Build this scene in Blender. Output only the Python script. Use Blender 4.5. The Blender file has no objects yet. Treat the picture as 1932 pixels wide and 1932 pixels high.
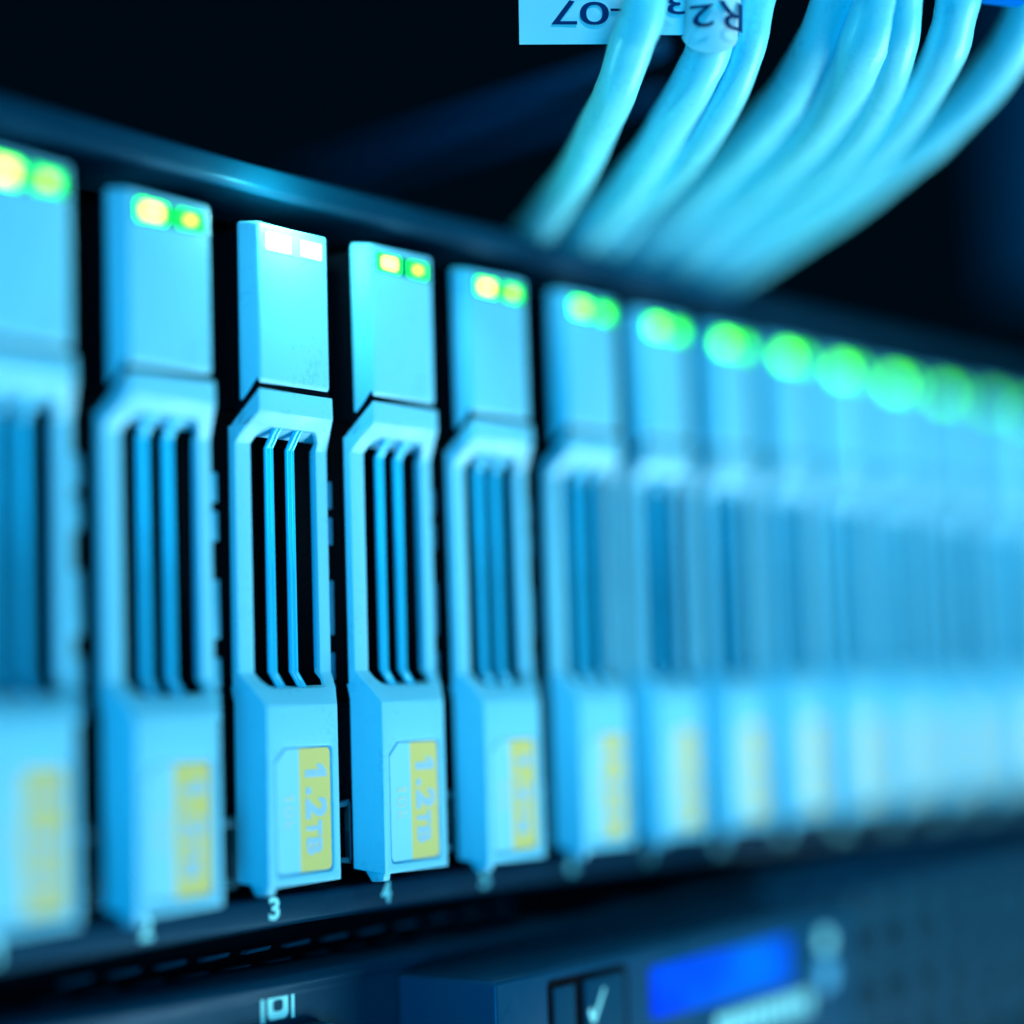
import bpy, bmesh, math, random
from mathutils import Vector, Matrix, noise
random.seed(7)
S = 0.01                      # everything below is written in centimetres
SC = bpy.context.scene
COL = SC.collection

# ------------------------------------------------------------------ camera
cam = bpy.data.cameras.new('camera'); camo = bpy.data.objects.new('camera', cam); COL.objects.link(camo)
CAMP = Vector((-15.57877, -14.3072, 1.92849))
RT = Vector((0.60891186, -0.79267488, -0.02988098)); UP = Vector((-0.05477676, -0.07959806, 0.99532088)); FW = Vector((0.79134433, 0.60442591, 0.09188837))
M = Matrix((RT, UP, -FW)).transposed().to_4x4(); M.translation = CAMP*S
camo.matrix_world = M
cam.sensor_width = 36; cam.lens = 36*3708.5/1932; cam.clip_start = 0.005; cam.clip_end = 50
cam.dof.use_dof = True; cam.dof.focus_distance = 0.2118; cam.dof.aperture_fstop = 3.95; cam.dof.aperture_blades = 0
SC.camera = camo

# ------------------------------------------------------------------ world, lamps, exposure
w = bpy.data.worlds.new('World'); SC.world = w; w.use_nodes = True
w.node_tree.nodes['Background'].inputs[0].default_value = (0.0, 0.12, 0.30, 1); w.node_tree.nodes['Background'].inputs[1].default_value = 0.02
SC.view_settings.view_transform = 'Standard'; SC.view_settings.look = 'None'; SC.view_settings.exposure = 0; SC.view_settings.gamma = 1

def area(name, loc, target, size, power, colr, sy=None):
    l = bpy.data.lights.new(name, 'AREA'); l.energy = power; l.color = colr; l.size = size*S
    if sy: l.shape = 'RECTANGLE'; l.size_y = sy*S
    o = bpy.data.objects.new(name, l); COL.objects.link(o); o.location = Vector(loc)*S
    o.rotation_euler = (Vector(target)-Vector(loc)).to_track_quat('-Z', 'Y').to_euler(); return o
area('key_lamp', (52, -66, -50), (6, 0, 3), 45, 8.4, (0.68, 0.99, 1.0))
area('blue_fill', (-135, -118, -25), (8, 0, 3), 90, 28, (0.0, 0.55, 1.0))  # added unseen fill that turns the left sides and mid tones blue
area('low_right_fill', (62, -26, -50), (4, 0, 4), 40, 4.6, (0.9, 0.97, 1.0))  # added unseen softbox, brightens the downward slopes of the latch frames
sp = bpy.data.lights.new('cable_fill', 'SPOT'); sp.energy = 9.0; sp.color = (0.55, 0.92, 1.0); sp.spot_size = math.radians(30); sp.spot_blend = .6; sp.shadow_soft_size = 6*S  # added unseen spot, aimed at the cables to brighten them
spo = bpy.data.objects.new('cable_fill', sp); COL.objects.link(spo); spo.location = Vector((-14, -34, 46))*S
spo.rotation_euler = (Vector((9, 5, 11.5))-Vector((-14, -34, 46))).to_track_quat('-Z', 'Y').to_euler()

# ------------------------------------------------------------------ materials
def mat(name, base, rough=0.45, spec=0.5, metal=0.0, emit=None, es=0, bump=0.0, bscale=60, speck=0.0, smudge=0.0, coat=0.0):
    m = bpy.data.materials.new(name); m.use_nodes = True; nt = m.node_tree; b = nt.nodes['Principled BSDF']
    b.inputs['Base Color'].default_value = (*base, 1); b.inputs['Roughness'].default_value = rough
    b.inputs['Specular IOR Level'].default_value = spec; b.inputs['Metallic'].default_value = metal
    b.inputs['Coat Weight'].default_value = coat
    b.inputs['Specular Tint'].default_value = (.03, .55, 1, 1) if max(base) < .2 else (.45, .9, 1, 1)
    if emit: b.inputs['Emission Color'].default_value = (*emit, 1); b.inputs['Emission Strength'].default_value = es
    tc = nt.nodes.new('ShaderNodeTexCoord')
    if bump:
        n = nt.nodes.new('ShaderNodeTexNoise'); n.inputs['Scale'].default_value = bscale/S; n.inputs['Detail'].default_value = 4
        bp = nt.nodes.new('ShaderNodeBump'); bp.inputs['Strength'].default_value = bump; bp.inputs['Distance'].default_value = 0.01*S
        nt.links.new(tc.outputs['Object'], n.inputs['Vector']); nt.links.new(n.outputs['Fac'], bp.inputs['Height']); nt.links.new(bp.outputs[0], b.inputs['Normal'])
    if smudge or speck:
        n = nt.nodes.new('ShaderNodeTexNoise'); n.inputs['Scale'].default_value = 1.6/S; n.inputs['Detail'].default_value = 5; n.inputs['Roughness'].default_value = .65
        nt.links.new(tc.outputs['Object'], n.inputs['Vector'])
        r = nt.nodes.new('ShaderNodeMapRange'); r.inputs[1].default_value = .3; r.inputs[2].default_value = .7; r.inputs[3].default_value = rough-smudge; r.inputs[4].default_value = rough+smudge
        nt.links.new(n.outputs['Fac'], r.inputs[0]); nt.links.new(r.outputs[0], b.inputs['Roughness'])
        n2 = nt.nodes.new('ShaderNodeTexNoise'); n2.inputs['Scale'].default_value = 14/S; n2.inputs['Detail'].default_value = 6; n2.inputs['Roughness'].default_value = .7
        nt.links.new(tc.outputs['Object'], n2.inputs['Vector'])
        mul = nt.nodes.new('ShaderNodeMath'); mul.operation = 'MULTIPLY'
        nt.links.new(n.outputs['Fac'], mul.inputs[0]); nt.links.new(n2.outputs['Fac'], mul.inputs[1])
        r2 = nt.nodes.new('ShaderNodeMapRange'); r2.inputs[1].default_value = .29; r2.inputs[2].default_value = .40; r2.inputs[3].default_value = 0; r2.inputs[4].default_value = speck
        nt.links.new(mul.outputs[0], r2.inputs[0])
        mx = nt.nodes.new('ShaderNodeMix'); mx.data_type = 'RGBA'
        mx.inputs[6].default_value = (*base, 1); mx.inputs[7].default_value = (base[0]*.55, base[1]*.7, base[2]*.8, 1)
        nt.links.new(r2.outputs[0], mx.inputs[0]); nt.links.new(mx.outputs[2], b.inputs['Base Color'])
    return m
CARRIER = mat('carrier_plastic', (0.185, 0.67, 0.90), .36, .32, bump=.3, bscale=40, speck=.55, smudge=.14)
WINDOW = mat('window_plastic', (0.0, 0.26, 0.12), .22, .4)  # green halo of the lights put into the dark base colour
WINDOW_LIT = mat('window_lit', (0.25, 0.60, 0.72), .22, .6)  # lit copy of the window: glow of the white lights in its colour
BAR = mat('bar_metal', (0.03, 0.64, 1.0), .20, 1.0, metal=.1, smudge=.12, speck=.6)
TRAY = mat('tray_black', (0.002, 0.003, 0.005), .7, .05)
SPRING = mat('spring_metal', (0.03, 0.35, 0.6), .45, .5, metal=.2)
PALE = mat('label_pale', (0.26, 0.74, 0.92), .5, .3)
GROOVE_SHADE = mat('groove_shade', (0.03, 0.30, 0.55), .5, .3)  # darker blue that paints the shade of the label groove
YELLOW = mat('label_yellow', (0.78, 0.66, 0.20), .5, .3)
INK = mat('label_ink', (0.34, 0.62, 0.80), .5, .3, bump=.6, bscale=25)
FAINT = mat('label_faint_ink', (0.50, 0.70, 0.55), .5, .3)
DARK = mat('chassis_black', (0.001, 0.034, 0.070), .45, .22, bump=.25, bscale=40, smudge=.08, speck=.5)
DARK2 = mat('module_black', (0.003, 0.065, 0.14), .36, .40, bump=.2, bscale=30, smudge=.1, speck=.5)
VOID = mat('bay_black', (0.002, 0.003, 0.005), .8, .04)
PRINT = mat('printed_white', (0.35, 0.95, 1.0), .5, .3)
KEYM = mat('key_grey', (0.003, 0.06, 0.12), .4, .15)
MESHM = mat('grille_black', (0.002, 0.060, 0.11), .5, .1)
LCD = mat('lcd_screen', (0.0, 0.02, 0.1), .2, .5, emit=(0.0, 0.16, 1.0), es=1.0)
_nt = LCD.node_tree; _n = _nt.nodes.new('ShaderNodeTexNoise'); _n.inputs['Scale'].default_value = .45/S; _t = _nt.nodes.new('ShaderNodeTexCoord'); _r = _nt.nodes.new('ShaderNodeValToRGB')
_r.color_ramp.elements[0].position = .38; _r.color_ramp.elements[0].color = (0, .02, 1, 1); _r.color_ramp.elements[1].position = .62; _r.color_ramp.elements[1].color = (0, .19, 1, 1)
_nt.links.new(_t.outputs['Object'], _n.inputs['Vector']); _nt.links.new(_n.outputs['Fac'], _r.inputs[0]); _nt.links.new(_r.outputs[0], _nt.nodes['Principled BSDF'].inputs['Emission Color'])
LOUVRE = mat('louvre_metal', (0.01, 0.10, 0.16), .4, .3)
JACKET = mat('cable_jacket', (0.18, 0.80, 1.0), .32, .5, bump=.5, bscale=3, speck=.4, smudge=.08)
PAPER = mat('tag_paper', (0.36, 0.72, 0.85), .55, .3)
INKB = mat('tag_ink', (0.0, 0.02, 0.10), .5, .3)
BLUEP = mat('blue_plastic', (0.0, 0.15, 0.6), .5, .0)
STEEL = mat('rack_steel', (0.0005, 0.09, 0.26), .5, .4)
def led(name, c, s): return mat(name, (0.02, 0.2, 0.05), .3, .5, emit=c, es=s)
LEDSET = []
for q, f in enumerate((1, 1.1, .95, .65, .4)):
    LEDSET.append([led('led_hot', (0.010, 1.0, 0.02), 10.0*f), led('core_hot', (0.40 if q == 0 else .12, 1.0, 0.055 if q == 0 else .01), 12.0*f), led('led_mid', (0.006, 1.0, 0.03), 4.0*f), led('core_mid', (0.40 if q == 0 else .10, 1.0, 0.02), 7*f)])
LED_HOT, CORE_HOT, LED_MID, CORE_MID = LEDSET[0]
LED_WHITE = led('led_white', (0.6, 1.0, 0.85), 14.0)
LED_SOFT = led('led_soft', (0.85, 0.9, 0.70), 2.2)

# ------------------------------------------------------------------ helpers
def finish(name, bm, m, parent=None, bevel=0, seg=2, ang=28, smooth=True):
    bmesh.ops.remove_doubles(bm, verts=bm.verts, dist=1e-4)
    bmesh.ops.recalc_face_normals(bm, faces=bm.faces)
    if bevel:
        es = [e for e in bm.edges if len(e.link_faces) == 2 and e.calc_face_angle(0) > math.radians(ang)]
        bmesh.ops.bevel(bm, geom=es, offset=bevel, segments=seg, profile=.5, affect='EDGES', clamp_overlap=True)
        bmesh.ops.recalc_face_normals(bm, faces=bm.faces)
    for e in bm.edges:
        if len(e.link_faces) == 2 and e.calc_face_angle(0) > math.radians(38): e.smooth = False
    for f in bm.faces: f.smooth = smooth
    bmesh.ops.scale(bm, vec=(S, S, S), verts=bm.verts)
    me = bpy.data.meshes.new(name); bm.to_mesh(me); bm.free(); me.materials.append(m)
    o = bpy.data.objects.new(name, me); COL.objects.link(o)
    if parent: o.parent = parent
    return o
def box(bm, x0, x1, y0, y1, z0, z1):
    v = [bm.verts.new((x, y, z)) for x in (x0, x1) for y in (y0, y1) for z in (z0, z1)]
    for q in ((0,1,3,2),(4,6,7,5),(0,4,5,1),(2,3,7,6),(0,2,6,4),(1,5,7,3)): bm.faces.new([v[k] for k in q])
    return v
def prism(bm, poly, f, d):
    """extrude a 2D polygon: f(a,b,t) -> point, t from 0 to d"""
    A = [bm.verts.new(f(a, b, 0)) for a, b in poly]; B = [bm.verts.new(f(a, b, d)) for a, b in poly]
    bm.faces.new(A); bm.faces.new(B[::-1]); n = len(poly)
    for i in range(n): bm.faces.new((A[i], A[(i+1) % n], B[(i+1) % n], B[i]))
def rounded(x0, x1, z0, z1, r, seg=5):
    p = []
    for cx, cz, a0 in ((x1-r, z1-r, 0), (x0+r, z1-r, 90), (x0+r, z0+r, 180), (x1-r, z0+r, 270)):
        for k in range(seg+1):
            a = math.radians(a0+90*k/seg); p.append((cx+r*math.cos(a), cz+r*math.sin(a)))
    return p
GL = {}
def glyph(ch, off=0.0):
    if (ch, off) in GL: return GL[(ch, off)]
    c = bpy.data.curves.new('t', 'FONT'); c.body = ch; c.size = 1; c.offset = off; c.resolution_u = 6
    o = bpy.data.objects.new('t', c); COL.objects.link(o)
    dg = bpy.context.evaluated_depsgraph_get(); dg.update()
    me = bpy.data.meshes.new_from_object(o.evaluated_get(dg))
    vs = [(v.co.x, v.co.y) for v in me.vertices]; fs = [list(p.vertices) for p in me.polygons]
    bpy.data.objects.remove(o); bpy.data.curves.remove(c); bpy.data.meshes.remove(me)
    x0 = min(v[0] for v in vs); x1 = max(v[0] for v in vs); y0 = min(v[1] for v in vs); y1 = max(v[1] for v in vs)
    GL[(ch, off)] = ([((a-x0)/(x1-x0), (b-y0)/(y1-y0)) for a, b in vs], fs); return GL[(ch, off)]
def add_glyph(bm, ch, f, off=0.0):
    """f(gx,gy,t) maps the unit glyph box to space, t=1 front, t=0 back"""
    if ch == '1':
        vs, fs = [(.42, 0), (1, 0), (1, 1), (.5, 1), (0, .78), (0, .52), (.42, .66)], [[0, 1, 2, 3, 4, 5, 6]]
    else: vs, fs = glyph(ch, off)
    a = [bm.verts.new(f(x, y, 1)) for x, y in vs]; b = [bm.verts.new(f(x, y, 0)) for x, y in vs]
    ed = {}
    for q in fs:
        try: bm.faces.new([a[k] for k in q])
        except ValueError: continue
        for i in range(len(q)):
            e = (q[i], q[(i+1) % len(q)]); ed[e] = 1
    for (i, j) in ed:
        if (j, i) not in ed: bm.faces.new((a[j], a[i], b[i], b[j]))
def empty(name, loc=(0, 0, 0)):
    o = bpy.data.objects.new(name, None); COL.objects.link(o); o.location = Vector(loc)*S; o.empty_display_size = .01; return o
def tag(o, label, cat=None, group=None, kind=None):
    o['label'] = label
    if cat: o['category'] = cat
    if group: o['group'] = group
    if kind: o['kind'] = kind
    return o

# ------------------------------------------------------------------ storage enclosure (chassis)
encl = empty('storage_enclosure', (5, 3, -.4))
tag(encl, 'black storage enclosure holding the row of drive carriers, small numerals on its rail', 'storage enclosure')
def ep(name, bm, m, **k):
    for v in bm.verts: v.co -= Vector((5, 3, -.4))
    return finish(name, bm, m, encl, **k)
XL, XR = -9.0, 40.0
bm = bmesh.new()
prism(bm, [(.42, 7.36), (.36, 7.44), (.36, 7.66), (.44, 7.72), (1.6, 7.72), (1.6, 7.36)], lambda a, b, t: (XL+t, a, b), XR-XL)
toprail = ep('top_rail', bm, DARK, bevel=.03)
bm = bmesh.new()
prism(bm, [(.50, -.12), (.46, -.16), (.46, -.40), (.54, -.45), (3.0, -.45), (3.0, -.12)], lambda a, b, t: (XL+t, a, b), XR-XL)
botrail = ep('bottom_rail', bm, DARK, bevel=.025)
bm = bmesh.new()
box(bm, XL, XR, 3.0, 3.2, -.45, 7.72); ep('bay_back', bm, VOID, smooth=False)
bm = bmesh.new()
box(bm, XL, XR, 1.6, 3.0, 7.5, 7.72); ep('top_plate', bm, VOID, smooth=False)
# thin steel partitions seen edge-on between the carriers
for i in range(0, 16):
    x = (i-3)*1.78 + .28
    bm = bmesh.new(); box(bm, x-.02, x+.02, 1.5, 3.0, -.12, 7.36); ep('partition', bm, TRAY)
# slot numerals printed on the lower rail
for i in range(1, 16):
    cx = (i-3)*1.78 - .52; s = str(i); bm = bmesh.new(); wd = .172
    for k, ch in enumerate(s):
        x0 = cx - wd/2*len(s) + k*wd
        add_glyph(bm, ch, lambda gx, gy, t, x0=x0: (x0-.03+gx*(wd*.92 if ch != '1' else .10), .46-.003*t-.001, -.362+gy*.238), .035)
    ep('slot_number', bm, PRINT, smooth=False)
# recess with louvres between the enclosure and the unit beneath
bm = bmesh.new(); box(bm, XL, XR, 1.15, 1.25, -1.0, -.45); ep('vent_strip', bm, VOID)
bm = bmesh.new()
for r in range(2):
    for k in range(12):
        x = -3.2 + k*.62 + r*.31; z = -.93 + r*.16
        prism(bm, [(x, z), (x+.36, z+.012), (x+.40, z+.05), (x+.05, z+.035)], lambda a, b, t: (a, 1.14-t, b), .09)
ep('louvre', bm, LOUVRE)

# ------------------------------------------------------------------ drive carrier prototype
# rows of the latch frame: z, y front, left outer, left inner, right inner, right outer, z back, open-below flag
R_ = [
 (5.18, .00, -.56, -.28, .38, .565, 4.80, 0),
 (4.94, .00, -.56, -.28, .38, .57, 4.72, 0),
 (4.80, .12, -.615, -.28, .40, .645, 4.66, 1),
 (4.765, .15, -.63, -.36, .46, .665, 4.62, 1),
 (4.70, .20, -.655, -.42, .525, .695, 4.60, 1),
 (4.62, .25, -.68, -.45, .55, .725, 4.56, 1),
 (2.21, .25, -.68, -.45, .55, .725, 2.24, 1),
 (2.13, .19, -.65, -.42, .54, .695, 2.16, 1),
 (2.07, .14, -.62, -.36, .51, .66, 2.10, 1),
 (2.04, .115, -.61, -.28, .44, .645, 2.07, 0),
 (1.86, .00, -.535, -.28, .40, .54, 1.90, 0),
 (0.0, .00, -.54, -.28, .40, .54, .06, 0)]
def label_poly(g=0):
    x0, x1, z0, z1 = -.43+g, .44-g, .10+g, 1.43-g; c = .15; r = .06
    p = []
    for cx, cz, a0 in ((x1-r, z1-r, 0),):
        for k in range(6): a = math.radians(a0+90*k/5); p.append((cx+r*math.cos(a), cz+r*math.sin(a)))
    p += [(x0+c, z1), (x0, z1-c*.95)]
    for cx, cz, a0 in ((x0+r, z0+r, 180), (x1-r, z0+r, 270)):
        for k in range(6): a = math.radians(a0+90*k/5); p.append((cx+r*math.cos(a), cz+r*math.sin(a)))
    return p
def make_carrier():
    root = empty('drive_carrier')
    # --- cap holding the two lights
    bm = bmesh.new()
    wf, wb, yb = .53, .625, .21
    def ring(z, zb, dz):
        pts = [(-wf, 0, z), (wf, 0, z), (wb, yb, zb), (wb-.04, .27, zb-dz), (-wb+.04, .27, zb-dz), (-wb, yb, zb)]
        return [bm.verts.new(p) for p in pts]
    a = ring(5.28, 5.03, .06); b = ring(6.96, 6.985, 0)
    bm.faces.new(a); bm.faces.new(b[::-1])
    for i in range(6): bm.faces.new((a[i], a[(i+1) % 6], b[(i+1) % 6], b[i]))
    cap = finish('light_cap', bm, CARRIER, root, bevel=.04, seg=3)
    bm = bmesh.new(); prism(bm, rounded(-.455, .475, 6.655, 6.885, .05), lambda x, z, t: (x, -.004+t, z), .03)
    win = finish('light_window', bm, WINDOW, cap)
    for (x0, x1, z0, z1, m) in ((-.41, -.05, 6.68, 6.86, LED_HOT), (.105, .43, 6.68, 6.86, LED_MID)):
        bm = bmesh.new(); prism(bm, rounded(x0, x1, z0, z1, .02, 3), lambda x, z, t: (x, -.010+t, z), .012)
        o = finish('status_light', bm, m, cap, smooth=False)
    for (x0, x1, z0, z1, m) in ((-.355, -.105, 6.705, 6.835, CORE_HOT), (.20, .34, 6.73, 6.81, CORE_MID)):
        bm = bmesh.new(); prism(bm, rounded(x0, x1, z0, z1, .03, 3), lambda x, z, t: (x, -.0125+t, z), .004)
        finish('light_core', bm, m, cap, smooth=False)
    # --- latch frame with window
    bm = bmesh.new(); YB = .37
    F = [[bm.verts.new((x, r[1], r[0])) for x in r[2:6]] for r in R_]
    def bx_(r, k):
        x = r[2:6][k]
        fr = r[7] or 2.0 < r[0] < 4.9
        if k == 0: return -.685 if fr else -.64
        if k == 3: return .73 if fr else .65
        return x
    B = [[bm.verts.new((bx_(r, k), (min(.345, r[1]+.06) if k in (1, 2) and (4.63 < r[0] or r[0] < 2.2) else .345) if r[7] else YB, r[0] if r[7] else r[6])) for k in range(4)] for r in R_]
    n = len(R_)
    def hole(i): return i >= 2 and i < 9
    for i in range(n-1):
        for k in range(3):
            if hole(i) and k == 1:
                bm.faces.new((F[i][1], F[i+1][1], B[i+1][1], B[i][1])); bm.faces.new((F[i][2], B[i][2], B[i+1][2], F[i+1][2])); continue
            if i < n-2: bm.faces.new((F[i][k], F[i][k+1], F[i+1][k+1], F[i+1][k]))
            bm.faces.new((B[i][k], B[i+1][k], B[i+1][k+1], B[i][k+1]))
        bm.faces.new((F[i][0], F[i+1][0], B[i+1][0], B[i][0])); bm.faces.new((F[i][3], B[i][3], B[i+1][3], F[i+1][3]))
    for k in range(3):
        bm.faces.new((F[0][k], B[0][k], B[0][k+1], F[0][k+1])); bm.faces.new((F[n-1][k], F[n-1][k+1], B[n-1][k+1], B[n-1][k]))
    bm.faces.new((F[2][1], B[2][1], B[2][2], F[2][2])); bm.faces.new((F[9][1], F[9][2], B[9][2], B[9][1]))
    # lower front face with the recessed field of the label
    lp = label_poly(0); L0 = [bm.verts.new((x, 0, z)) for x, z in lp]; m_ = len(lp)
    L1 = [bm.verts.new((x, .022, z)) for x, z in lp]
    ed = []
    for seq in ([F[n-2][0], F[n-2][1], F[n-2][2], F[n-2][3], F[n-1][3], F[n-1][2], F[n-1][1], F[n-1][0]],):
        for i in range(len(seq)):
            e = bm.edges.get((seq[i], seq[(i+1) % len(seq)])) or bm.edges.new((seq[i], seq[(i+1) % len(seq)])); ed.append(e)
    for i in range(m_): ed.append(bm.edges.new((L0[i], L0[(i+1) % m_])))
    bmesh.ops.triangle_fill(bm, edges=ed, use_beauty=True, use_dissolve=False)
    for f in [f for f in bm.faces if all(v in L0 for v in f.verts)]: bm.faces.remove(f)
    for i in range(m_): bm.faces.new((L0[i], L0[(i+1) % m_], L1[(i+1) % m_], L1[i]))
    bm.faces.new(L1)
    lf = finish('latch_frame', bm, CARRIER, root, bevel=.022, seg=3, ang=22)
    # foot at the lower left corner
    bm = bmesh.new(); prism(bm, [(.012, .02), (.03, -.075), (.20, -.085), (.30, .05)], lambda a, b, t: (-.545+t*(1-.35*a), a, b), .12)
    finish('foot', bm, CARRIER, root, bevel=.02)
    bm = bmesh.new(); prism(bm, [(.03, 5.30), (.23, 5.06), (.30, 5.06), (.30, 4.78), (.23, 4.86), (.03, 5.16)], lambda a, b, t: (-.545+t, a, b), 1.09)  # black filler drawn as the shade inside the groove under the cap
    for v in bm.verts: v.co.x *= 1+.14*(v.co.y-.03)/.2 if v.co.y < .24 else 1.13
    finish('latch_groove_shade', bm, TRAY, root, smooth=False)
    # --- grille bars
    prof = [(.13, 4.80), (.165, 4.765), (.275, 4.60), (.275, 2.22), (.17, 2.08), (.14, 2.04)]
    for xc in (-.135, .185):
        bm = bmesh.new(); rings = []
        for j, (y, z) in enumerate(prof):
            dy, dz = ((-.0, .0), (.0, .0), (0, 0), (0, 0), (0, 0), (0, 0))[j]
            q = [(xc-.062, y+.03, z), (xc-.042, y, z), (xc-.02, y, z), (xc-.008, y+.018, z), (xc+.008, y+.018, z), (xc+.02, y, z), (xc+.052, y, z), (xc+.062, y+.03, z), (xc+.045, y+.06, z), (xc-.045, y+.06, z)]
            rings.append([bm.verts.new(p) for p in q])
        bm.faces.new(rings[0]); bm.faces.new(rings[-1][::-1])
        for a, b in zip(rings, rings[1:]):
            for i in range(10): bm.faces.new((a[i], a[(i+1) % 10], b[(i+1) % 10], b[i]))
        finish('grille_bar', bm, BAR, root, bevel=.006, seg=1)
    # ledge inside the window's right side
    bm = bmesh.new(); box(bm, .548, .60, .29, .345, 2.25, 4.55); finish('guide_rib', bm, BAR, root, bevel=.01)
    # --- label
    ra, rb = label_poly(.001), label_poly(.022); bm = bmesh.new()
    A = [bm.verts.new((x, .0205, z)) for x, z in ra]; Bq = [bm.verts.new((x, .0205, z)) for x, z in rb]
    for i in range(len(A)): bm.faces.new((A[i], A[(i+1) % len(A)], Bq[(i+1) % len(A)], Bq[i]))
    finish('label_groove_shade', bm, GROOVE_SHADE, root, smooth=False)  # flat ring, groove shadow put into its colour
    bm = bmesh.new(); lp = label_poly(.024)
    def clip(poly, xs, keep):
        out = []
        for i in range(len(poly)):
            p, q = poly[i], poly[(i+1) % len(poly)]
            ip = (p[0] < xs) == keep; iq = (q[0] < xs) == keep
            if ip: out.append(p)
            if ip != iq:
                t = (xs-p[0])/(q[0]-p[0]); out.append((xs, p[1]+t*(q[1]-p[1])))
        return out
    prism(bm, clip(lp, -.062, True), lambda x, z, t: (x, .014+t, z), .007)
    lab = finish('capacity_label', bm, PALE, root, smooth=False)
    bm = bmesh.new(); prism(bm, clip(lp, -.062, False), lambda x, z, t: (x, .0135+t, z), .0075)
    yl = finish('yellow_field', bm, YELLOW, lab, smooth=False)
    def down(x0, h, z1, z0, y):  # text that reads downwards: glyph x -> -z, glyph y -> +x
        return lambda gx, gy, t: (x0+gy*h, y-.0025*t, z1+(z0-z1)*gx)
    bm = bmesh.new()
    for ch, x0, h, z1, z0 in (('1', .030, .325, 1.235, 1.10), ('.', .034, .085, 1.00, .915), ('2', .030, .325, .885, .665), ('T', .036, .235, .648, .485), ('B', .036, .235, .468, .290)):
        add_glyph(bm, ch, down(x0, h, z1, z0, .0130), .045)
    finish('capacity_lettering', bm, INK, lab, smooth=False)
    bm = bmesh.new()
    for ch, z1, z0 in (('1', .93, .87), ('0', .82, .70), ('k', .66, .56)):
        add_glyph(bm, ch, down(-.30, .165 if ch != 'k' else .175, z1, z0, .0137), .0)
    finish('speed_lettering', bm, FAINT, lab, smooth=False)
    # --- dark tray behind
    bm = bmesh.new(); box(bm, -.62, .62, 1.3, 2.9, .14, 6.9); box(bm, -.60, .58, .38, 1.3, .14, 1.86); box(bm, -.56, .56, .28, 1.3, 5.0, 6.9)
    finish('drive_tray', bm, TRAY, root)
    # --- spring fingers on the right
    for z0, z1 in ((4.02, 4.32), (3.62, 3.92), (2.62, 3.22), (2.12, 2.42), (1.80, 2.08)):
        bm = bmesh.new(); prism(bm, [(.75, .41), (.86, .39), (.95, .40), (.95, .44), (.86, .45), (.75, .45)], lambda a, b, t, z0=z0: (a, b, z0+t), z1-z0)
        finish('spring_finger', bm, SPRING, root, bevel=.008)
    # loop of clear light pipe low on the right
    bm = bmesh.new(); box(bm, .90, .94, .20, .26, .15, .80); box(bm, .70, .90, .20, .26, .15, .20); box(bm, .70, .90, .20, .26, .74, .80); finish('side_clip', bm, LOUVRE, root, bevel=.02)
    return root
def kids(o): return [c for c in COL.objects if c.parent == o]
def copy_tree(o, parent=None):
    c = o.copy(); COL.objects.link(c); c.parent = parent
    for ch in kids(o): copy_tree(ch, c)
    return c
proto = make_carrier()
OFF = {1: (-.22, -.257, -.025), 2: (-.114, -.149, -.052), 3: (.097, .106, .013), 4: (-.071, -.047, .018), 5: (-.166, -.154, -.019), 6: (-.103, -.181, -.024), 7: (-.045, -.117, -.02)}
LAB = {
 1: 'silver blue drive carrier partly cut off by the left edge of the photo',
 2: 'soft focus drive carrier standing just left of the sharp one above numeral 3',
 3: 'sharp focus drive carrier above the numeral 3, 1.2TB label readable and lights burning white',
 4: 'slightly soft drive carrier just right of the sharp one, its 1.2TB label still legible',
 5: 'fifth drive carrier from the left, blurred, with a patchy yellow label',
 6: 'sixth drive carrier from the left, its label only a faint yellow stripe',
 7: 'seventh drive carrier from the left, right of the one with faint yellow stripe',
 8: 'eighth drive carrier from the left, blurred, under a large round green light disc',
 9: 'ninth drive carrier from the left, strongly blurred, under the most saturated green light disc',
 10: 'tenth drive carrier from the left, strongly blurred above the end of the blue display',
 11: 'eleventh drive carrier from the left in the far blurred part of the row',
 12: 'twelfth drive carrier from the left, third last of those whose lights still show green',
 13: 'thirteenth drive carrier from the left, its green light nearly faded into blue',
 14: 'fourteenth drive carrier from the left, beside the last one at the right edge',
 15: 'farthest visible drive carrier, last of the row at the right edge of the photo'}
carriers = {}
for i in range(1, 16):
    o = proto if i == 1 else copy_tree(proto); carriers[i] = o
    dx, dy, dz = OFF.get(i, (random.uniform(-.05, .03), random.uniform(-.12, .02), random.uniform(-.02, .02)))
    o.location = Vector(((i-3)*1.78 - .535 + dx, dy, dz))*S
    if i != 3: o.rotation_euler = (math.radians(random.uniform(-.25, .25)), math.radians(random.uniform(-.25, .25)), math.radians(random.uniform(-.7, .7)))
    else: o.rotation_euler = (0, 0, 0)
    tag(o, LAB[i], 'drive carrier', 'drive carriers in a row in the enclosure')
def set_lights(root, ms):
    cap = [c for c in kids(root) if c.name.startswith('light_cap')][0]
    ls = sorted([c for c in kids(cap) if c.name.startswith(('status_light', 'light_core'))], key=lambda c: sum(v.co.x for v in c.data.vertices)/len(c.data.vertices))
    for l, m in zip(ls, ms):
        l.material_slots[0].link = 'OBJECT'; l.material_slots[0].material = m
set_lights(carriers[3], (LED_WHITE, LED_WHITE, LED_SOFT, LED_SOFT))
w3 = [c for c in kids([c for c in kids(carriers[3]) if c.name.startswith('light_cap')][0]) if c.name.startswith('light_window')][0]
w3.material_slots[0].link = 'OBJECT'; w3.material_slots[0].material = WINDOW_LIT
for i, q in ((6, 1), (7, 1), (8, 1), (9, 1), (10, 2), (11, 2), (12, 3), (13, 4), (14, 4), (15, 4)): set_lights(carriers[i], LEDSET[q])
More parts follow.
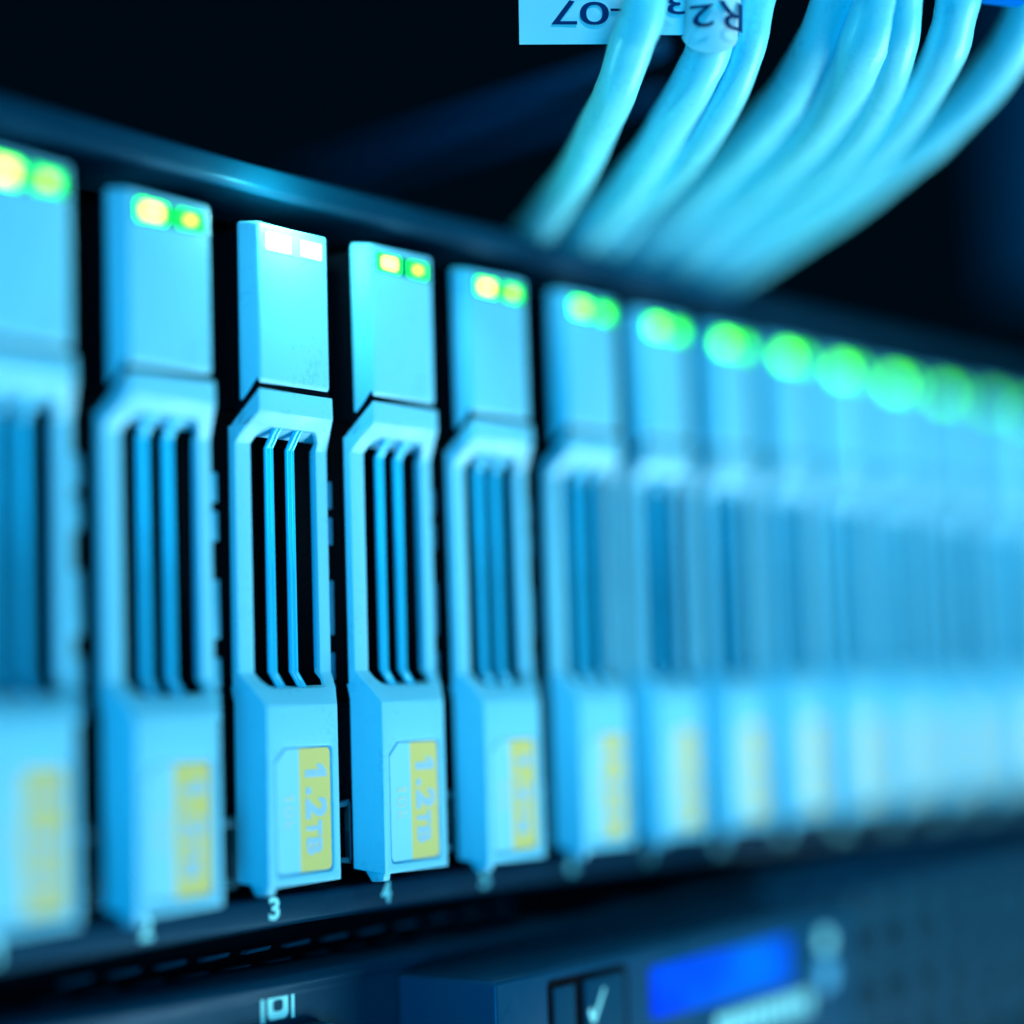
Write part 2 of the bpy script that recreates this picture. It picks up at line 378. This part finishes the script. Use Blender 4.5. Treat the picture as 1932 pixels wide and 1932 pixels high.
# added point lamp standing in for the glow round the focused carrier's lights
pl = bpy.data.lights.new('status_glow_fill', 'POINT'); pl.energy = .017; pl.color = (.35, 1, .9); pl.shadow_soft_size = .12*S
po = bpy.data.objects.new('status_glow_fill', pl); COL.objects.link(po); po.location = Vector((-.62, -.22, 7.28))*S

# ------------------------------------------------------------------ unit beneath
unit = empty('server', (5, 3, -3.5)); tag(unit, 'black server under the drive enclosure with display module, keys and monitor port', 'server')
def up_(name, bm, m, parent=None, **k):
    for v in bm.verts: v.co -= Vector((5, 3, -3.5))
    return finish(name, bm, m, parent or unit, **k)
bm = bmesh.new()
prism(bm, [(1.3, -.90), (.62, -.90), (.50, -.96), (.46, -1.06), (.52, -1.16), (.52, -4.0), (1.3, -4.0)], lambda a, b, t: (XL+t, a, b), 9.55-XL)
up_('front_panel', bm, DARK, bevel=.03)
bm = bmesh.new()
prism(bm, [(1.3, -.90), (.62, -.90), (.50, -.96), (.46, -1.06), (.40, -1.25), (1.3, -1.25)], lambda a, b, t: (9.55+t, a, b), 24)
up_('top_frame', bm, DARK2, bevel=.03)
# perforated mesh at the right
bm = bmesh.new()
for k in range(9): x = 10.3+k*1.1; box(bm, x, x+.45, .0, .05, -4.0, -1.25)
for k in range(4): z = -1.40-k*.8; box(bm, 9.9, 19.7, .01, .06, z-.32, z)
box(bm, 9.55, 9.9, -.1, .3, -4, -1.25); box(bm, 19.7, 20.2, -.1, .3, -4, -1.25)
mesh = up_('mesh_grille', bm, MESHM)
bm = bmesh.new(); box(bm, 9.55, 33, .9, 1.0, -4, -1.25); up_('grille_back', bm, VOID)
# monitor symbol
bm = bmesh.new(); yy = .517
def fy(x, z, t): return (x, yy+t, z)
cx, cz = -.47, -1.255
box(bm, cx-.25, cx-.20, yy, yy+.006, cz-.16, cz+.16); box(bm, cx+.20, cx+.25, yy, yy+.006, cz-.16, cz+.16)
out = rounded(cx-.155, cx+.155, cz-.14, cz+.14, .07); inn = rounded(cx-.075, cx+.075, cz-.06, cz+.06, .04)
a = [bm.verts.new((x, yy, z)) for x, z in out]; b = [bm.verts.new((x, yy, z)) for x, z in inn]
for i in range(len(a)): bm.faces.new((a[i], a[(i+1) % len(a)], b[(i+1) % len(a)], b[i]))
up_('monitor_symbol', bm, PRINT, smooth=False)
# monitor port with raised metal shell
bm = bmesh.new()
out = rounded(-1.2, .32, -2.6, -1.50, .25, 8); inn = rounded(-1.12, .24, -2.5, -1.58, .2, 8)
for y0, y1 in ((.30, .52),):
    A = [bm.verts.new((x, y0, z)) for x, z in out]; Bq = [bm.verts.new((x, y0, z)) for x, z in inn]; Cq = [bm.verts.new((x, y1, z)) for x, z in out]; Dq = [bm.verts.new((x, y1, z)) for x, z in inn]
    n = len(A)
    for i in range(n):
        j = (i+1) % n; bm.faces.new((A[i], A[j], Bq[j], Bq[i])); bm.faces.new((A[i], Cq[i], Cq[j], A[j])); bm.faces.new((Bq[i], Bq[j], Dq[j], Dq[i]))
up_('monitor_port', bm, LOUVRE, bevel=.02)
# control module
bm = bmesh.new(); box(bm, 1.43, 9.5, -.90, .52, -4.0, -1.175)
mod = up_('control_module', bm, DARK2, bevel=.055, seg=3)
MY = -.90
def mp(name, bm, m, **k): return up_(name, bm, m, mod, **k)
bm = bmesh.new()
out = rounded(2.36, 3.93, -3.6, -1.29, .08); inn = rounded(2.42, 3.87, -3.5, -1.35, .05)
A = [bm.verts.new((x, MY-.012, z)) for x, z in out]; Bq = [bm.verts.new((x, MY-.012, z)) for x, z in inn]; Cq = [bm.verts.new((x, MY+.004, z)) for x, z in out]; Dq = [bm.verts.new((x, MY+.004, z)) for x, z in inn]
n = len(A)
for i in range(n):
    j = (i+1) % n; bm.faces.new((A[i], A[j], Bq[j], Bq[i])); bm.faces.new((A[i], Cq[i], Cq[j], A[j])); bm.faces.new((Bq[i], Bq[j], Dq[j], Dq[i]))
mp('key_surround', bm, VOID, smooth=False)
bm = bmesh.new(); prism(bm, rounded(2.42, 3.87, -3.5, -1.35, .05), lambda x, z, t: (x, MY-.004+t, z), .004); mp('key_well', bm, VOID, smooth=False)
bm = bmesh.new(); box(bm, 2.45, 2.85, MY-.03, MY, -3.4, -1.38); mp('key', bm, KEYM, bevel=.015)
bm = bmesh.new(); box(bm, 3.02, 3.82, MY-.06, MY, -3.4, -1.36); ck = mp('key', bm, KEYM, bevel=.03)
bm = bmesh.new()
ys = MY-.0625
pts = [(3.05, -1.73), (3.11, -1.68), (3.17, -1.77), (3.36, -1.50), (3.41, -1.49), (3.18, -1.86), (3.13, -1.86)]
prism(bm, pts, lambda x, z, t: (x, ys+t, z), .004)
o = up_('check_mark', bm, PRINT, ck, smooth=False)
bm = bmesh.new(); prism(bm, rounded(4.42, 7.78, -2.02, -1.40, .08), lambda x, z, t: (x, MY-.01+t, z), .012); mp('display', bm, LCD, smooth=False)
bm = bmesh.new()
for k in range(9):
    x = 5.9+k*.27; prism(bm, rounded(x, x+.2, -2.46, -2.19, .05), lambda x, z, t: (x, MY-.008+t, z), .01)
mp('printed_marks', bm, PRINT, smooth=False)
def disc(cx, cz, r): return [(cx+r*math.cos(2*math.pi*k/24), cz+r*math.sin(2*math.pi*k/24)) for k in range(24)]
GLB = mat('button_glow', (.1, .4, .6), .4, .4, emit=(0, .40, 1), es=.35)
for cz_, r in ((-2.03, .20), (-1.58, .15)):
    bm = bmesh.new(); prism(bm, disc(8.75, cz_, r), lambda x, z, t: (x, MY-.03+t, z), .03); mp('round_button', bm, GLB if r > .18 else PRINT, bevel=.01)

# ------------------------------------------------------------------ cables
def px(u, v, d): return CAMP + (FW + RT*((u-966)/3708.5) - UP*((v-966)/3708.5))*d
def cr(p0, p1, p2, p3, t):
    return .5*((2*p1)+(-p0+p2)*t+(2*p0-5*p1+4*p2-p3)*t*t+(-p0+3*p1-3*p2+p3)*t**3)
def cable(pts, r, seed, name='ethernet_cable'):
    P = [px(*p) for p in pts]; P = [P[0]*2-P[1]]+P+[P[-1]*2-P[-2]]
    path = []
    for i in range(1, len(P)-2):
        for k in range(10): path.append(cr(P[i-1], P[i], P[i+1], P[i+2], k/10))
    path.append(P[-2])
    bm = bmesh.new(); prev = None; N = 20; up0 = None
    base = path[0].copy()
    for i, p in enumerate(path):
        t = (path[min(i+1, len(path)-1)]-path[max(i-1, 0)]).normalized()
        n = FW.cross(t).normalized() if up0 is None else (up0-t*up0.dot(t)).normalized(); up0 = n
        b = t.cross(n); ring = []
        s = i*.11
        wob = Vector((noise.noise(Vector((s, seed, 0))), noise.noise(Vector((s, seed, 5))), noise.noise(Vector((s, seed, 9)))))*.02
        for k in range(N):
            a = 2*math.pi*k/N
            rr = r*(1+.05*noise.noise(Vector((s*1.3, seed*3.1, math.sin(a)*.8))) + .025*noise.noise(Vector((s*3, seed+math.cos(a), 3))))
            ring.append(bm.verts.new(p+wob+(n*math.cos(a)+b*math.sin(a))*rr))
        if prev:
            for k in range(N): bm.faces.new((prev[k], prev[(k+1) % N], ring[(k+1) % N], ring[k]))
        else: bm.faces.new(ring)
        prev = ring
    bm.faces.new(prev[::-1])
    root = empty(name, base)
    for v in bm.verts: v.co -= base
    finish('jacket', bm, JACKET, root)
    return root, base
CB = [
 ([(1236, -160, 20.3), (1224, -60, 20.4), (1213, 20, 20.5), (1193, 80, 20.7), (1166, 159, 21.2), (1131, 239, 22.2), (1089, 319, 23.4), (1038, 398, 25.0), (990, 462, 26.6), (940, 530, 28.5), (890, 600, 30)], .235, 'white network cable at the left of the bundle, crossing in front of the -07 tag'),
 ([(1352, -160, 20.9), (1349, -60, 20.9), (1345, 20, 20.9), (1332, 106, 21.2), (1290, 186, 21.8), (1245, 266, 22.8), (1192, 345, 24.2), (1128, 420, 25.8), (1070, 480, 27.2), (1000, 560, 29), (940, 620, 30.5)], .25, 'second white network cable from the left, wrapped with the R2 paper tag'),
 ([(1458, -160, 21), (1440, -60, 21.1), (1429, 0, 21.1), (1413, 80, 21.2), (1384, 159, 21.6), (1340, 239, 22.4), (1277, 319, 24), (1203, 398, 25.8), (1139, 465, 27.2), (1060, 550, 29), (1000, 610, 30.5)], .20, 'third white network cable from the left, hugging the tagged cable from behind'),
 ([(1625, -160, 20.7), (1598, -60, 21), (1578, 0, 21.2), (1545, 80, 21.7), (1500, 159, 22.6), (1438, 239, 23.8), (1358, 319, 25.4), (1275, 398, 27), (1203, 468, 28.2), (1110, 560, 30), (1030, 640, 31.5)], .26, 'fourth white network cable from the left, first right of the dark gap'),
 ([(1690, -160, 20.8), (1670, -60, 20.9), (1655, 0, 21), (1633, 80, 21.3), (1595, 159, 22.2), (1538, 239, 23.6), (1459, 319, 25.4), (1357, 398, 27.2), (1272, 478, 28.8), (1180, 560, 30.5), (1090, 640, 32)], .29, 'fifth white network cable from the left with faint printing along it'),
 ([(1722, -160, 20.6), (1712, -60, 20.8), (1706, 0, 20.9), (1698, 80, 21.2), (1676, 159, 22), (1629, 239, 23.4), (1554, 319, 25.2), (1442, 398, 27.2), (1335, 478, 28.8), (1230, 560, 30.5), (1140, 640, 32)], .20, 'sixth white network cable from the left, thin, pressed against the printed one'),
 ([(1830, -160, 20.7), (1817, -60, 20.9), (1807, 0, 21), (1790, 80, 21.4), (1750, 159, 22.4), (1692, 239, 23.8), (1613, 319, 25.6), (1500, 398, 27.4), (1385, 478, 29), (1290, 545, 30.5), (1180, 630, 32)], .24, 'seventh white network cable from the left, with dark print at the top edge'),
 ([(2010, -160, 22), (1975, -60, 22.4), (1950, 0, 22.7), (1912, 80, 23.2), (1857, 159, 24), (1777, 239, 25), (1676, 319, 26.4), (1559, 398, 28), (1430, 478, 29.4), (1330, 540, 30.6), (1200, 630, 32)], .27, 'outermost white network cable at the right of the bundle, sweeping in a long blurred curve'),
]
cabs = []
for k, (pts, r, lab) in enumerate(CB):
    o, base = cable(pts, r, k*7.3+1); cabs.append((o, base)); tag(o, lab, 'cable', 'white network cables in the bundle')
# paper tag on the second cable: a sleeve round it and a flag reaching left behind the first cable
root2, b2 = cabs[1]
bm = bmesh.new()
rows = []
axis_pts = [(1349, -90, 20.9), (1348, -40, 20.9), (1346, 0, 20.9), (1343, 35, 20.95), (1340, 68, 21.0)]
NS = 28
R2 = .29
for (u, v, d) in axis_pts:
    rows.append([px(u, v, d)+(RT*math.cos(math.pi+math.pi*1.0*k/NS*1.0)*R2 + FW*(math.sin(math.pi+math.pi*k/NS)*R2)) for k in range(NS+1)])
# lower lip arcs downwards in front
u, v, d = 1340, 68, 21.0
rows.append([px(u-(3 if k < NS/2 else 0), v+44*math.sin(math.pi*min(1, max(0, (k/NS)))) , d)+(RT*math.cos(math.pi+math.pi*k/NS)*R2+FW*math.sin(math.pi+math.pi*k/NS)*R2) for k in range(NS+1)])
G = [[bm.verts.new(p) for p in r] for r in rows]
for a, b in zip(G, G[1:]):
    for k in range(NS): bm.faces.new((a[k], a[k+1], b[k+1], b[k]))
bmesh.ops.solidify(bm, geom=bm.faces[:], thickness=.012)
for v_ in bm.verts: v_.co -= b2
tagp = finish('paper_tag', bm, PAPER, root2)
bm = bmesh.new()
fl = [(976, -160, 21.25), (1296, -160, 20.98), (1296, 66, 20.98), (1242, 66, 21.06), (1205, 83, 21.08), (980, 84, 21.25)]
A = [bm.verts.new(px(*p)) for p in fl]; Bq = [bm.verts.new(px(p[0], p[1], p[2]+.015)) for p in fl]
bm.faces.new(A); bm.faces.new(Bq[::-1])
for i in range(6): bm.faces.new((A[i], A[(i+1) % 6], Bq[(i+1) % 6], Bq[i]))
for v_ in bm.verts: v_.co -= b2
flag = finish('tag_flag', bm, PAPER, tagp, smooth=False)
bm = bmesh.new()
def fd(u): return 21.25-.27*(u-976)/320
def upside(u0, u1, v0, v1, fn):   # text turned half a turn: glyph x runs to the left, glyph y runs down
    def f(gx, gy, t):
        u = u1-(u1-u0)*gx; v = v0+(v1-v0)*gy
        return fn(u, v, t)
    return f
flat = lambda u, v, t: px(u, v, fd(u)-.006-.004*t)
for ch, u0, u1, v0, v1 in (('7', 1040, 1089, 0, 46), ('0', 1094, 1149, 3, 47), ('-', 1152, 1173, 16, 21), ('3', 1258, 1296, -14, 27)):
    add_glyph(bm, ch, upside(u0, u1, v0, v1, flat), 0.0)
def curved(u, v, t):
    c = px(1343, 0, 20.95); x = (u-1343)/177.0/ (R2+.012); x = max(-.98, min(.98, x)); a = math.asin(x)
    return px(1343, v, 20.95)+RT*math.sin(a)*(R2+.045+.004*t)-FW*math.cos(a)*(R2+.045+.004*t)
for ch, u0, u1, v0, v1 in (('2', 1303, 1342, 22, 64), ('R', 1348, 1392, 16, 68)):
    add_glyph(bm, ch, upside(u0, u1, v0, v1, curved), 0.0)
for v_ in bm.verts: v_.co -= b2
finish('tag_lettering', bm, INKB, tagp, smooth=False)

# ------------------------------------------------------------------ dim things behind
def bar(name, a, b, w_, h_, m, lab, cat, group=None):
    A_, B_ = px(*a), px(*b); mid = (A_+B_)/2; d = (B_-A_); L = d.length; d.normalize()
    n = d.cross(Vector((0, 0, 1))).normalized(); q = n.cross(d)
    bm = bmesh.new(); vs = box(bm, -w_/2, w_/2, -L/2, L/2, -h_/2, h_/2)
    for v in bm.verts: v.co = n*v.co.x+d*v.co.y+q*v.co.z
    o = finish(name, bm, m, None, bevel=.08); o.location = mid*S; return tag(o, lab, cat, group)
bar('rack_rail', (560, 345, 36), (1250, 88, 24.5), .2, .24, STEEL, 'dim blue rack rail slanting up towards the cables, upper of the two', 'rack rail', 'rack rails in the dark behind')
bar('rack_rail', (640, 345, 36), (1250, 180, 27), .2, .16, STEEL, 'fainter blue rack rail slanting just below the brighter one', 'rack rail', 'rack rails in the dark behind')
bar('rack_post', (1915, -200, 50), (1960, 560, 50), 2, 3.5, DARK, 'dim blue rack post blurred behind the outermost cable at the right', 'rack post')
bar('blue_plug', (1845, -12, 21.5), (1930, -2, 21.8), .2, .2, BLUEP, 'small blue plastic strip between the two outermost cables at the top edge', 'cable clip')
